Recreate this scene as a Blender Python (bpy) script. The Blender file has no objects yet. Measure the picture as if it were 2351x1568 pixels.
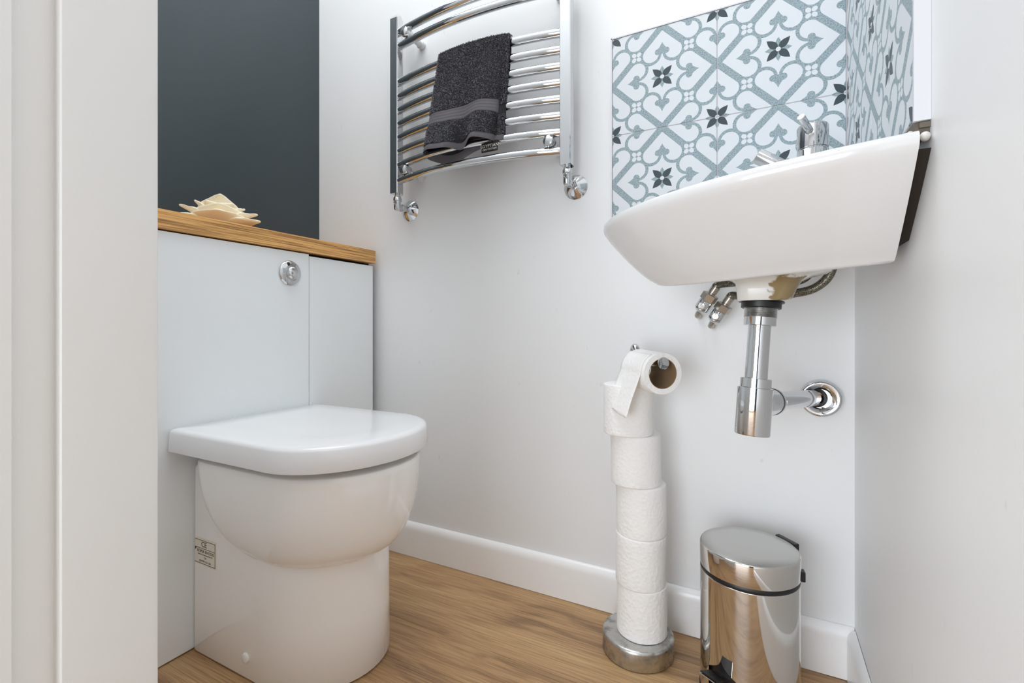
import bpy, bmesh, math, random
from mathutils import Vector, Matrix, Euler, noise
from math import sin, cos, pi, radians, sqrt

SC = bpy.context.scene
COL = SC.collection
random.seed(7)

def lin(r, g=None, b=None):
    if g is None: g = b = r
    f = lambda c: (c/255/12.92) if c/255 <= .04045 else ((c/255+.055)/1.055)**2.4
    return (f(r), f(g), f(b), 1.0)

# ------------------------------------------------------------------ camera, world, lights, exposure
cam_data = bpy.data.cameras.new('camera')
cam_data.sensor_width = 36.0
cam_data.lens = 36.0*1094.7/2351.0
cam_data.shift_y = -32.8/2351.0
cam_data.clip_start = 0.02
cam = bpy.data.objects.new('camera', cam_data)
cam.location = (0, 0, 0.70)
cam.rotation_euler = (pi/2, 0, 0.484234)
COL.objects.link(cam)
SC.camera = cam

w = bpy.data.worlds.new('world'); SC.world = w; w.use_nodes = True
w.node_tree.nodes['Background'].inputs[0].default_value = (0.80, 0.90, 1.0, 1)
w.node_tree.nodes['Background'].inputs[1].default_value = 0.6
SC.view_settings.view_transform = 'Standard'
SC.view_settings.look = 'None'
SC.view_settings.exposure = 0.78
SC.view_settings.gamma = 1.0
SC.view_settings.use_curve_mapping = False

def area(name, loc, rot, sx, sy, energy, color):
    d = bpy.data.lights.new(name, 'AREA'); d.shape = 'RECTANGLE'; d.size = sx; d.size_y = sy
    d.energy = energy; d.color = color
    o = bpy.data.objects.new(name, d); o.location = loc; o.rotation_euler = rot
    COL.objects.link(o); return o
area('room_ceiling_lamp', (-0.80, 0.62, 2.47), (0, 0, 0), 1.0, 0.8, 7.8, (0.94, 0.975, 1.0))
area('hall_overhead_fill', (0.2, -0.70, 2.47), (0, 0, 0), 1.6, 1.0, 4.5, (0.90, 0.95, 1.0))  # unseen overhead fill added in the hall to lift the ambient light
area('hall_rear_fill', (-0.62, -1.47, 0.66), (pi/2, 0, 0), 1.3, 1.25, 18.5, (0.85, 0.925, 1.0))  # added fill light at the hall's far end, no window known there
SC.cycles.max_bounces = 16
SC.cycles.diffuse_bounces = 10

# ------------------------------------------------------------------ material helpers
def new_mat(name, color, rough=0.5, metal=0.0, coat=0.0, spec=0.5):
    m = bpy.data.materials.new(name); m.use_nodes = True
    p = m.node_tree.nodes['Principled BSDF']
    p.inputs['Base Color'].default_value = color
    p.inputs['Roughness'].default_value = rough
    p.inputs['Metallic'].default_value = metal
    p.inputs['Specular IOR Level'].default_value = spec
    if coat: p.inputs['Coat Weight'].default_value = coat; p.inputs['Coat Roughness'].default_value = 0.03
    return m, p, m.node_tree

def N(nt, typ, **kw):
    n = nt.nodes.new(typ)
    for k, v in kw.items():
        if k == 'inp':
            for i, val in v.items(): n.inputs[i].default_value = val
        else: setattr(n, k, v)
    return n

def add_noise_bump(nt, p, scale, strength, dist=0.002, detail=3, mapscale=None):
    tc = N(nt, 'ShaderNodeTexCoord')
    src = tc.outputs['Object']
    if mapscale:
        mp = N(nt, 'ShaderNodeMapping'); mp.inputs['Scale'].default_value = mapscale
        nt.links.new(src, mp.inputs['Vector']); src = mp.outputs['Vector']
    n = N(nt, 'ShaderNodeTexNoise'); n.inputs['Scale'].default_value = scale; n.inputs['Detail'].default_value = detail
    nt.links.new(src, n.inputs['Vector'])
    b = N(nt, 'ShaderNodeBump'); b.inputs['Strength'].default_value = strength; b.inputs['Distance'].default_value = dist
    nt.links.new(n.outputs['Fac'], b.inputs['Height']); nt.links.new(b.outputs['Normal'], p.inputs['Normal'])
    return n

def ramp(nt, fac, stops):
    r = N(nt, 'ShaderNodeValToRGB')
    el = r.color_ramp.elements
    while len(el) < len(stops): el.new(0.5)
    for e, (pos, c) in zip(el, stops): e.position = pos; e.color = c
    nt.links.new(fac, r.inputs['Fac']); return r

def painted(name, color, rough=0.5, var=0.03, bump=0.12, scuffs=0.0):
    m, p, nt = new_mat(name, color, rough)
    add_noise_bump(nt, p, 55, bump, 0.0015)
    tc = N(nt, 'ShaderNodeTexCoord')
    n = N(nt, 'ShaderNodeTexNoise'); n.inputs['Scale'].default_value = 2.2; n.inputs['Detail'].default_value = 5
    nt.links.new(tc.outputs['Object'], n.inputs['Vector'])
    c2 = tuple(c*(1-var*2) for c in color[:3])+(1,)
    r = ramp(nt, n.outputs['Fac'], [(0.3, c2), (0.7, color)])
    out = r.outputs['Color']
    if scuffs:
        mp = N(nt, 'ShaderNodeMapping'); mp.inputs['Scale'].default_value = (60, 60, 25)
        nt.links.new(tc.outputs['Object'], mp.inputs['Vector'])
        v = N(nt, 'ShaderNodeTexNoise'); v.inputs['Scale'].default_value = 1.0; v.inputs['Detail'].default_value = 2
        nt.links.new(mp.outputs['Vector'], v.inputs['Vector'])
        k = ramp(nt, v.outputs['Fac'], [(0.74, (0, 0, 0, 1)), (0.79, (scuffs,)*3+(1,))])
        mx = N(nt, 'ShaderNodeMix', data_type='RGBA')
        mx.inputs['B'].default_value = tuple(c*0.35 for c in color[:3])+(1,)
        nt.links.new(k.outputs['Color'], mx.inputs['Factor']); nt.links.new(out, mx.inputs['A']); out = mx.outputs['Result']
    nt.links.new(out, p.inputs['Base Color'])
    return m

WHITE = lin(238, 239, 240)
M = {}
M['wall'] = painted('wall_paint', WHITE, 0.42, 0.015, 0.10, 0.14)
M['wall_dark'] = painted('dark_wall_paint', lin(54, 64, 69), 0.40, 0.05, 0.10)
M['ceiling'] = painted('ceiling_paint', lin(235, 235, 235), 0.8, 0.01, 0.05)
M['gloss_white'] = painted('gloss_white_paint', lin(248, 248, 248), 0.22, 0.012, 0.05, 0.25)
M['jamb'] = painted('jamb_paint', lin(238, 238, 236), 0.3, 0.02, 0.08, 0.2)
M['unit'] = painted('white_laminate', lin(236, 240, 241), 0.28, 0.008, 0.02)
M['unit_gap'] = new_mat('dark_gap', lin(20, 17, 14), 0.9)[0]
M['seat'] = new_mat('white_seat_plastic', lin(241, 242, 244), 0.16, coat=0.3)[0]
M['ceramic'] = new_mat('white_ceramic', lin(249, 248, 246), 0.05, spec=0.8)[0]
M['ceramic2'] = new_mat('basin_ceramic', lin(221, 221, 221), 0.12, coat=0.2)[0]
M['black'] = new_mat('black_plastic', lin(20, 20, 21), 0.4)[0]
M['dark_hole'] = new_mat('dark_interior', lin(12, 13, 15), 0.6)[0]
M['print'] = new_mat('black_print', lin(35, 30, 22), 0.5)[0]
M['sticker'] = new_mat('cream_sticker', lin(232, 227, 210), 0.35)[0]
M['white_print'] = new_mat('white_print', lin(225, 222, 215), 0.5)[0]
M['cap'] = new_mat('white_cap_plastic', lin(238, 236, 230), 0.25)[0]
M['nylon'] = new_mat('white_bracket_plastic', lin(215, 217, 217), 0.3)[0]
M['silicone'] = new_mat('white_sealant', lin(222, 220, 214), 0.45)[0]
M['trim_white'] = new_mat('white_trim', lin(214, 215, 219), 0.4)[0]
M['grout'] = new_mat('grout', lin(196, 192, 194), 0.8)[0]
M['adhesive'] = painted('tile_adhesive', lin(120, 112, 100), 0.9, 0.2, 0.5)

def metal(name, color, rough, bump=0, scale=60, spots=None):
    m, p, nt = new_mat(name, color, rough, 1.0)
    if bump: add_noise_bump(nt, p, scale, bump, 0.001)
    if spots:
        tc = N(nt, 'ShaderNodeTexCoord')
        n = N(nt, 'ShaderNodeTexNoise'); n.inputs['Scale'].default_value = spots; n.inputs['Detail'].default_value = 6
        nt.links.new(tc.outputs['Object'], n.inputs['Vector'])
        r = ramp(nt, n.outputs['Fac'], [(0.32, tuple(c*0.45 for c in color[:3])+(1,)), (0.5, color)])
        nt.links.new(r.outputs['Color'], p.inputs['Base Color'])
        q = ramp(nt, n.outputs['Fac'], [(0.3, (min(1, rough+0.35),)*3+(1,)), (0.6, (rough,)*3+(1,))])
        nt.links.new(q.outputs['Color'], p.inputs['Roughness'])
    return m
M['chrome'] = metal('chrome', (0.63, 0.64, 0.65, 1), 0.05)
M['chrome_dull'] = metal('worn_chrome', (0.62, 0.62, 0.61, 1), 0.16, spots=30)
M['steel'] = metal('polished_steel', (0.66, 0.64, 0.61, 1), 0.055)
M['steel_brushed'] = metal('brushed_steel', (0.60, 0.595, 0.58, 1), 0.36, 0.04, 220)
M['steel_worn'] = metal('worn_steel', (0.56, 0.555, 0.535, 1), 0.24, 0.06, 120, spots=40)
M['brass'] = metal('dull_nickel', (0.46, 0.43, 0.38, 1), 0.28)

# braided hose
m, p, nt = new_mat('braided_hose', lin(120, 116, 104), 0.35, 0.8)
tc = N(nt, 'ShaderNodeTexCoord'); v = N(nt, 'ShaderNodeTexVoronoi'); v.inputs['Scale'].default_value = 700
nt.links.new(tc.outputs['Object'], v.inputs['Vector'])
r = ramp(nt, v.outputs['Distance'], [(0.15, lin(190, 185, 168)), (0.6, lin(84, 80, 70))])
nt.links.new(r.outputs['Color'], p.inputs['Base Color'])
M['braid'] = m

# woods (grain runs along local X)
def wood(name, base, dark, light, gscale, rough=0.45, bands=1.0, swap=False, pores=0.5):
    m, p, nt = new_mat(name, base, rough)
    tc = N(nt, 'ShaderNodeTexCoord'); mp = N(nt, 'ShaderNodeMapping')
    mp.inputs['Scale'].default_value = (60, 0.40, 60) if swap else (1.0, 14, 14)
    nt.links.new(tc.outputs['Object'], mp.inputs['Vector'])
    wn = N(nt, 'ShaderNodeTexNoise'); wn.inputs['Scale'].default_value = 2.6; wn.inputs['Detail'].default_value = 2
    nt.links.new(tc.outputs['Object'], wn.inputs['Vector'])
    ad = N(nt, 'ShaderNodeVectorMath', operation='MULTIPLY_ADD')
    ad.inputs[1].default_value = (0.5*bands,)*3
    nt.links.new(wn.outputs['Color'], ad.inputs[0]); nt.links.new(mp.outputs['Vector'], ad.inputs[2])
    n1 = N(nt, 'ShaderNodeTexNoise'); n1.inputs['Scale'].default_value = gscale*0.35; n1.inputs['Detail'].default_value = 6; n1.inputs['Roughness'].default_value = 0.6
    n1.inputs['Distortion'].default_value = 0.6
    nt.links.new(ad.outputs['Vector'], n1.inputs['Vector'])
    r1 = ramp(nt, n1.outputs['Fac'], [(0.28, dark), (0.46, base), (0.70, light)])
    mp2 = N(nt, 'ShaderNodeMapping'); mp2.inputs['Scale'].default_value = (120, 1.6, 120) if swap else (2.2, 90, 90)
    nt.links.new(tc.outputs['Object'], mp2.inputs['Vector'])
    n2 = N(nt, 'ShaderNodeTexNoise'); n2.inputs['Scale'].default_value = gscale; n2.inputs['Detail'].default_value = 4
    nt.links.new(mp2.outputs['Vector'], n2.inputs['Vector'])
    r2 = ramp(nt, n2.outputs['Fac'], [(0.36, (1-pores, 1-pores*1.08, 1-pores*1.15, 1)), (0.56, (1, 1, 1, 1))])
    mx = N(nt, 'ShaderNodeMix', data_type='RGBA', blend_type='MULTIPLY'); mx.inputs['Factor'].default_value = 1.0 if swap else 0.8
    nt.links.new(r1.outputs['Color'], mx.inputs['A']); nt.links.new(r2.outputs['Color'], mx.inputs['B'])
    nt.links.new(mx.outputs['Result'], p.inputs['Base Color'])
    b = N(nt, 'ShaderNodeBump'); b.inputs['Strength'].default_value = 0.12; b.inputs['Distance'].default_value = 0.001
    nt.links.new(n2.outputs['Fac'], b.inputs['Height']); nt.links.new(b.outputs['Normal'], p.inputs['Normal'])
    return m
M['floor'] = wood('oak_laminate', lin(184, 146, 104), lin(126, 96, 68), lin(202, 166, 120), 3.4, 0.42, 2.6, pores=0.42)
M['worktop'] = wood('oak_worktop', lin(228, 172, 100), lin(198, 142, 76), lin(238, 190, 124), 3.4, 0.5, 0.15, swap=True, pores=0.62)

# tissue
m, p, nt = new_mat('tissue_paper', lin(246, 245, 243), 0.9)
p.inputs['Subsurface Weight'].default_value = 0.15; p.inputs['Subsurface Radius'].default_value = (0.004, 0.004, 0.004)
tc = N(nt, 'ShaderNodeTexCoord')
wv = N(nt, 'ShaderNodeTexVoronoi'); wv.inputs['Scale'].default_value = 130
nt.links.new(tc.outputs['Object'], wv.inputs['Vector'])
nb = N(nt, 'ShaderNodeTexNoise'); nb.inputs['Scale'].default_value = 260
nt.links.new(tc.outputs['Object'], nb.inputs['Vector'])
am = N(nt, 'ShaderNodeMath', operation='MULTIPLY_ADD'); am.inputs[1].default_value = 0.5
nt.links.new(nb.outputs['Fac'], am.inputs[0]); nt.links.new(wv.outputs['Distance'], am.inputs[2])
b = N(nt, 'ShaderNodeBump'); b.inputs['Strength'].default_value = 0.6; b.inputs['Distance'].default_value = 0.0015
nt.links.new(am.outputs[0], b.inputs['Height']); nt.links.new(b.outputs['Normal'], p.inputs['Normal'])
M['tissue'] = m
M['card'] = painted('brown_card', lin(150, 122, 90), 0.85, 0.08, 0.3)
m, p, nt = new_mat('wax_petal', lin(250, 240, 216), 0.5)
p.inputs['Subsurface Weight'].default_value = 0.3; p.inputs['Subsurface Radius'].default_value = (0.012, 0.008, 0.004)
add_noise_bump(nt, p, 60, 0.2, 0.002)
M['petal'] = m
M['terry'] = painted('charcoal_terry', lin(46, 45, 49), 0.95, 0.25, 0.0)
m, p, nt = new_mat('charcoal_pile', lin(100, 99, 105), 0.9)
tc = N(nt, 'ShaderNodeTexCoord'); n = N(nt, 'ShaderNodeTexNoise'); n.inputs['Scale'].default_value = 330; n.inputs['Detail'].default_value = 1
nt.links.new(tc.outputs['Object'], n.inputs['Vector'])
r = ramp(nt, n.outputs['Fac'], [(0.30, lin(46, 45, 49)), (0.52, lin(96, 95, 101)), (0.70, lin(150, 149, 156))])
nt.links.new(r.outputs['Color'], p.inputs['Base Color'])
M['pile'] = m
M['band'] = painted('charcoal_band', lin(100, 97, 101), 0.85, 0.06, 0.2)
M['tag'] = new_mat('black_tag', lin(28, 24, 22), 0.6)[0]

# basin waste boss: glazed white with a bare brown patch where the glaze ends
m, p, nt = new_mat('boss_ceramic', lin(216, 215, 210), 0.15)
tc = N(nt, 'ShaderNodeTexCoord')
vm = N(nt, 'ShaderNodeVectorMath', operation='DISTANCE'); vm.inputs[1].default_value = (0.056, -0.015, 0.037)
n = N(nt, 'ShaderNodeTexNoise'); n.inputs['Scale'].default_value = 70; n.inputs['Detail'].default_value = 5
nt.links.new(tc.outputs['Object'], n.inputs['Vector'])
sc_ = N(nt, 'ShaderNodeVectorMath', operation='SCALE'); sc_.inputs['Scale'].default_value = 0.034
nt.links.new(n.outputs['Color'], sc_.inputs[0])
av = N(nt, 'ShaderNodeVectorMath', operation='ADD')
nt.links.new(tc.outputs['Object'], av.inputs[0]); nt.links.new(sc_.outputs['Vector'], av.inputs[1])
nt.links.new(av.outputs['Vector'], vm.inputs[0])
r = ramp(nt, vm.outputs['Value'], [(0.024, lin(140, 122, 88)), (0.027, lin(216, 215, 210))])
nt.links.new(r.outputs['Color'], p.inputs['Base Color'])
M['boss'] = m

# ------------------------------------------------------------------ printed tile pattern (flat print, computed from object coordinates)
class X:
    nt = None
    def __init__(s, sock): s.s = sock
    @staticmethod
    def op(o, a, b=None, c=None):
        n = X.nt.nodes.new('ShaderNodeMath'); n.operation = o
        for i, v in enumerate((a, b, c)):
            if v is None: continue
            if isinstance(v, X): X.nt.links.new(v.s, n.inputs[i])
            else: n.inputs[i].default_value = v
        return X(n.outputs[0])
    def __add__(s, o): return X.op('ADD', s, o)
    def __radd__(s, o): return X.op('ADD', s, o)
    def __sub__(s, o): return X.op('SUBTRACT', s, o)
    def __rsub__(s, o): return X.op('SUBTRACT', o, s)
    def __mul__(s, o): return X.op('MULTIPLY', s, o)
    __rmul__ = __mul__
def xabs(a): return X.op('ABSOLUTE', a)
def xmin(a, b): return X.op('MINIMUM', a, b)
def xmax(a, b): return X.op('MAXIMUM', a, b)
def lt(a, b): return X.op('LESS_THAN', a, b)
def gt(a, b): return X.op('GREATER_THAN', a, b)
def xhyp(x, y): return X.op('SQRT', x*x+y*y)
def xor_(*a):
    r = a[0]
    for b in a[1:]: r = xmax(r, b)
    return r
def xand(*a):
    r = a[0]
    for b in a[1:]: r = xmin(r, b)
    return r
TS = 0.2368
m, p, nt = new_mat('patterned_tile', lin(222, 228, 233), 0.42)
X.nt = nt
tc = N(nt, 'ShaderNodeTexCoord'); sp = N(nt, 'ShaderNodeSeparateXYZ')
nt.links.new(tc.outputs['Object'], sp.inputs[0])
fx = X.op('FRACT', X(sp.outputs['X'])*(1/TS)+0.5); fz = X.op('FRACT', X(sp.outputs['Z'])*(1/TS)+0.5)
ax = xabs(fx-0.5); az = xabs(fz-0.5)
over = gt(ax+az, 0.5)
bx_ = ax+over*(0.5-az-ax); bz_ = az+over*(0.5-ax-az)
px = xmax(bx_, bz_); py = xmin(bx_, bz_)          # 0 <= py <= px, px+py <= 0.5
sm = px+py; df = px-py
CX, CY = 0.240, 0.108
dl = xhyp(px-CX, py-CY)
bar = gt(sm, 0.456)
web = xand(gt(sm, 0.352), lt(df, 0.135), gt(dl, 0.078))
dro = xhyp(px-0.2375, py-0.110)
ring = xand(gt(dl, 0.078), lt(dro, 0.106), lt(px, 0.246))
lobe = lt(xhyp(px-0.252, py-0.040), 0.030)
tipx = (px-0.258)*(1/0.086)
omt = xmax(1.0-tipx, 0.0)
tip = xand(gt(px, 0.252), lt(py, 0.058*X.op('POWER', omt, 1.35)))
stem = xand(gt(px, 0.226), lt(px, 0.27), lt(py, 0.018+0.25*xmax(px-0.232, 0.0)))
grey = xor_(bar, web, ring, lobe, tip, stem)
# flower of four white petals at (1/4, 1/4)
fu = sm*0.70711-0.35355; fv = df*0.70711
ptl = xor_(lt(xhyp((xabs(fu)-0.034)*0.85, fv), 0.0205), lt(xhyp(fu, (fv-0.034)*0.85), 0.0205))
grey = xand(grey, 1.0-ptl)
# star: axis petals mid grey, diagonal petals dark
rr = xhyp(px, py)
axp = xand(gt(rr, 0.02), lt(px, 0.107), lt(py, 0.021*X.op('SINE', xmax((px-0.008)*(pi/0.099), 0.0))))
du = sm*0.70711
dgp = xand(gt(rr, 0.02), lt(du, 0.130), lt(fv, 0.031*X.op('SINE', X.op('POWER', xmax((du-0.006)*(1/0.124), 0.001), 0.80)*pi)))
grey = xor_(grey, axp)
sn = N(nt, 'ShaderNodeTexNoise'); sn.inputs['Scale'].default_value = 420; sn.inputs['Detail'].default_value = 2
nt.links.new(tc.outputs['Object'], sn.inputs['Vector'])
gcol = ramp(nt, sn.outputs['Fac'], [(0.30, lin(98, 116, 123)), (0.48, lin(144, 161, 167)), (0.66, lin(164, 179, 185))])
def mixc(f, a, b):
    n = nt.nodes.new('ShaderNodeMix'); n.data_type = 'RGBA'
    nt.links.new(f.s, n.inputs['Factor'])
    for v, k in ((a, 'A'), (b, 'B')):
        if isinstance(v, tuple): n.inputs[k].default_value = v
        else: nt.links.new(v, n.inputs[k])
    return n.outputs['Result']
c1 = mixc(grey, lin(216, 220, 224), gcol.outputs['Color'])
c2 = mixc(dgp, c1, lin(52, 67, 73))
nt.links.new(c2, p.inputs['Base Color'])
M['tile'] = m

# ------------------------------------------------------------------ geometry helpers
class MB:
    """collects shapes in world coordinates; build() links them as one mesh object"""
    def __init__(s): s.v = []; s.f = []; s.mi = []; s.cur = 0
    def add(s, vs, fs):
        o = len(s.v); s.v += [Vector(v) for v in vs]
        s.f += [tuple(i+o for i in f) for f in fs]; s.mi += [s.cur]*len(fs); return s
    def box(s, a, b):
        (x0, y0, z0), (x1, y1, z1) = a, b
        vs = [(x, y, z) for z in (z0, z1) for y in (y0, y1) for x in (x0, x1)]
        return s.add(vs, [(0, 2, 3, 1), (4, 5, 7, 6), (0, 1, 5, 4), (2, 6, 7, 3), (0, 4, 6, 2), (1, 3, 7, 5)])
    def loft(s, rings, cap0=True, cap1=True, closed=True):
        n = len(rings[0]); vs = [v for r in rings for v in r]; fs = []
        for i in range(len(rings)-1):
            for j in range(n if closed else n-1):
                k = (j+1) % n
                fs.append((i*n+j, i*n+k, (i+1)*n+k, (i+1)*n+j))
        if cap0: fs.append(tuple(reversed(range(n))))
        if cap1: fs.append(tuple(range((len(rings)-1)*n, len(rings)*n)))
        return s.add(vs, fs)
    def frame(s, d):
        d = Vector(d).normalized(); up = Vector((0, 0, 1)) if abs(d.z) < 0.9 else Vector((1, 0, 0))
        a = d.cross(up).normalized(); return a, d.cross(a).normalized(), d
    def lathe(s, base, axis, prof, n=40, cap0=True, cap1=True, arc=None):
        a, b, d = s.frame(axis); base = Vector(base); rings = []
        for r, h in prof:
            rings.append([base+d*h+(a*cos(2*pi*i/n)+b*sin(2*pi*i/n))*r for i in range(n)])
        return s.loft(rings, cap0, cap1)
    def cyl(s, p, q, r, r2=None, n=32, bev=0.0):
        p = Vector(p); q = Vector(q); L = (q-p).length; r2 = r if r2 is None else r2
        if bev: prof = [(r-bev, 0), (r-bev*.3, bev*.3), (r, bev), (r2, L-bev), (r2-bev*.3, L-bev*.3), (r2-bev, L)]
        else: prof = [(r, 0), (r2, L)]
        return s.lathe(p, q-p, prof, n)
    def tube(s, pts, r, n=16, caps=True):
        pts = [Vector(p) for p in pts]; rings = []; ref = None
        for i, p in enumerate(pts):
            d = (pts[min(i+1, len(pts)-1)]-pts[max(i-1, 0)]).normalized()
            if ref is None: a, b, _ = s.frame(d)
            else: a = (ref-d*ref.dot(d)).normalized(); b = d.cross(a)
            ref = a; rad = r[i] if isinstance(r, (list, tuple)) else r
            rings.append([p+(a*cos(2*pi*k/n)+b*sin(2*pi*k/n))*rad for k in range(n)])
        return s.loft(rings, caps, caps)
    def prism(s, poly, axis, a, b):
        """poly in the plane across axis, extruded from a to b along it"""
        def P(u, v, t): return {'x': (t, u, v), 'y': (u, t, v), 'z': (u, v, t)}[axis]
        return s.loft([[P(u, v, a) for u, v in poly], [P(u, v, b) for u, v in poly]])
    def build(s, name, mat, parent=None, smooth=True, angle=40, bevel=0.0, seg=2, subsurf=0):
        org = Vector((0, 0, 0)); q = parent
        while q is not None: org += q.location; q = q.parent
        me = bpy.data.meshes.new(name)
        me.from_pydata([v-org for v in s.v], [], s.f); me.validate()
        for k in (mat if isinstance(mat, (list, tuple)) else [mat]): me.materials.append(k)
        if len(me.materials) > 1:
            for pl, i in zip(me.polygons, s.mi): pl.material_index = i
        bm = bmesh.new(); bm.from_mesh(me); bmesh.ops.recalc_face_normals(bm, faces=bm.faces); bm.to_mesh(me); bm.free()
        if smooth:
            me.shade_smooth(); me.set_sharp_from_angle(angle=radians(angle))
        o = bpy.data.objects.new(name, me); COL.objects.link(o); o.parent = parent
        if bevel:
            md = o.modifiers.new('bevel', 'BEVEL'); md.width = bevel; md.segments = seg; md.limit_method = 'ANGLE'; md.angle_limit = radians(35); md.harden_normals = True
        if subsurf:
            md = o.modifiers.new('subsurf', 'SUBSURF'); md.levels = subsurf; md.render_levels = subsurf
        return o

def tag(o, label, cat, group=None):
    o['label'] = label; o['category'] = cat
    if group: o['group'] = group
    return o
def thing(name, loc, label, cat, group=None):
    o = bpy.data.objects.new(name, None); o.empty_display_size = 0.02; o.location = loc; COL.objects.link(o)
    return tag(o, label, cat, group)
def struct(o): o['kind'] = 'structure'; return o
def bez(p0, p1, p2, p3, n=14):
    p0, p1, p2, p3 = map(Vector, (p0, p1, p2, p3)); out = []
    for i in range(n+1):
        t = i/n; out.append(p0*(1-t)**3+p1*3*t*(1-t)**2+p2*3*t*t*(1-t)+p3*t**3)
    return out
def spline(pts, n=8):
    P = [Vector(p) for p in pts]; P = [P[0]*2-P[1]]+P+[P[-1]*2-P[-2]]; out = []
    for i in range(1, len(P)-2):
        for k in range(n):
            t = k/n
            out.append(0.5*((2*P[i])+(P[i+1]-P[i-1])*t+(2*P[i-1]-5*P[i]+4*P[i+1]-P[i+2])*t*t+(3*P[i]-P[i-1]-3*P[i+1]+P[i+2])*t**3))
    out.append(P[-2]); return out
def text(name, body, size, loc, rot, mat, parent, align='CENTER'):
    c = bpy.data.curves.new(name, 'FONT'); c.body = body; c.size = size; c.align_x = align; c.align_y = 'CENTER'; c.extrude = 0.00008
    c.materials.append(mat)
    f = bpy.data.objects.new(name, c); COL.objects.link(f)
    me = bpy.data.meshes.new_from_object(f.evaluated_get(bpy.context.evaluated_depsgraph_get()))
    bpy.data.objects.remove(f); bpy.data.curves.remove(c)
    o = bpy.data.objects.new(name, me); COL.objects.link(o)
    org = Vector((0, 0, 0)); q = parent
    while q is not None: org += q.location; q = q.parent
    o.parent = parent; o.location = Vector(loc)-org; o.rotation_euler = rot; return o

# ------------------------------------------------------------------ room shell
YB, XC, XA, XD = 1.158, 0.162, -1.0955, -1.368       # back wall, right wall, unit front, dark wall
YF = 0.2147                                          # room side of the doorway wall
ZC = 2.50
def sbox(name, a, b, mat, **k): return struct(MB().box(a, b).build(name, mat, smooth=False, **k))
fl = sbox('floor', (-1.7, -1.6, -0.05), (1.3, YB+0.1, -0.009), M['unit_gap'])
wall_back = sbox('wall_back', (XD-0.1, YB, -0.05), (XC+0.1, YB+0.1, ZC), M['wall'])
wall_left = sbox('wall_left', (XD-0.1, YF-0.1, -0.05), (XD, YB, ZC), M['wall_dark'])
wall_right = sbox('wall_right', (XC, 0.10, -0.05), (XC+0.1, YB, ZC), M['wall'])
sbox('wall_front', (XD-0.1, 0.10, -0.05), (-0.475, YF, ZC), M['wall'])
sbox('wall_front_right', (XC+0.1, 0.10, -0.05), (1.3, 0.2, ZC), M['wall'])
sbox('wall_hall_left', (-1.7, -1.6, -0.05), (-1.6, 0.10, ZC), M['wall'])
sbox('wall_hall_right', (1.2, -1.6, -0.05), (1.3, 0.10, ZC), M['wall'])
sbox('wall_hall_rear', (-1.6, -1.6, -0.05), (1.2, -1.5, ZC), M['wall'])
sbox('wall_over_door', (-0.475, 0.10, 2.0), (XC, YF, ZC), M['wall'])
sbox('ceiling', (-1.7, -1.6, ZC), (1.3, YB+0.1, ZC+0.05), M['ceiling'])
hd_ = sbox('added_dark_door', (0.14, -1.5, 0.0), (0.92, -1.465, 2.0), M['wall_dark'])  # unseen dark door added so the chrome picks up dark reflections
for z_ in ((0.12, 0.95), (1.08, 1.88)):
    for x_ in ((0.22, 0.50), (0.57, 0.84)):
        MB().box((x_[0], -1.465, z_[0]), (x_[1], -1.457, z_[1])).build('added_door_panel', M['wall_dark'], hd_, smooth=False, bevel=0.004)
# floor boards
y = YB-0.24*1.12; rows = []
yy = YB
for w_ in (0.268,)+(0.24,)*11: rows.append((yy-w_, yy)); yy -= w_
for i, (a, b) in enumerate(rows):
    xs = [-1.7, 0.55, 1.3] if i % 2 else [-1.7, 1.3]
    if i == 0: xs = [-1.37, 0.162]
    if i in (1, 2): xs = [-1.37, 0.30]
    for x0, x1 in zip(xs, xs[1:]):
        MB().box((x0+0.0003, a+0.0003, -0.009), (x1-0.0003, b-0.0003, 0.0)).build('plank', M['floor'], fl, smooth=False, bevel=0.0004, seg=1)

# skirting boards
sk = [(0.0010, 0.001), (0.0145, 0.001), (0.0145, 0.080), (0.0141, 0.086), (0.0125, 0.092), (0.0095, 0.0975), (0.0055, 0.101), (0.0025, 0.1025), (0.0010, 0.1025)]
mb = MB().prism([(YB-d, z) for d, z in sk], 'x', -1.0940, XC-0.001)
struct(mb.build('baseboard_back', M['gloss_white'], angle=30))
mb = MB().prism([(XC-d, z) for d, z in sk], 'y', 0.19, YB-0.0155)
struct(mb.build('baseboard_right', M['gloss_white'], angle=30))
# thin open joints between skirting top and wall, filled with old sealant
# door lining on the left: rebate, stop and front edge
jp = [(-0.475, 0.10), (-0.475, 0.217), (-0.452, 0.217), (-0.4503, 0.2155), (-0.4495, 0.2125), (-0.4495, 0.1540), (-0.4505, 0.1530), (-0.4585, 0.1530), (-0.4592, 0.1524),
      (-0.4592, 0.1300), (-0.4575, 0.1287), (-0.4512, 0.1287), (-0.4500, 0.1278), (-0.4500, 0.10)]
dr = struct(MB().prism(jp, 'z', 0.0, 2.0).build('trim_1', M['jamb'], angle=25))

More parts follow.
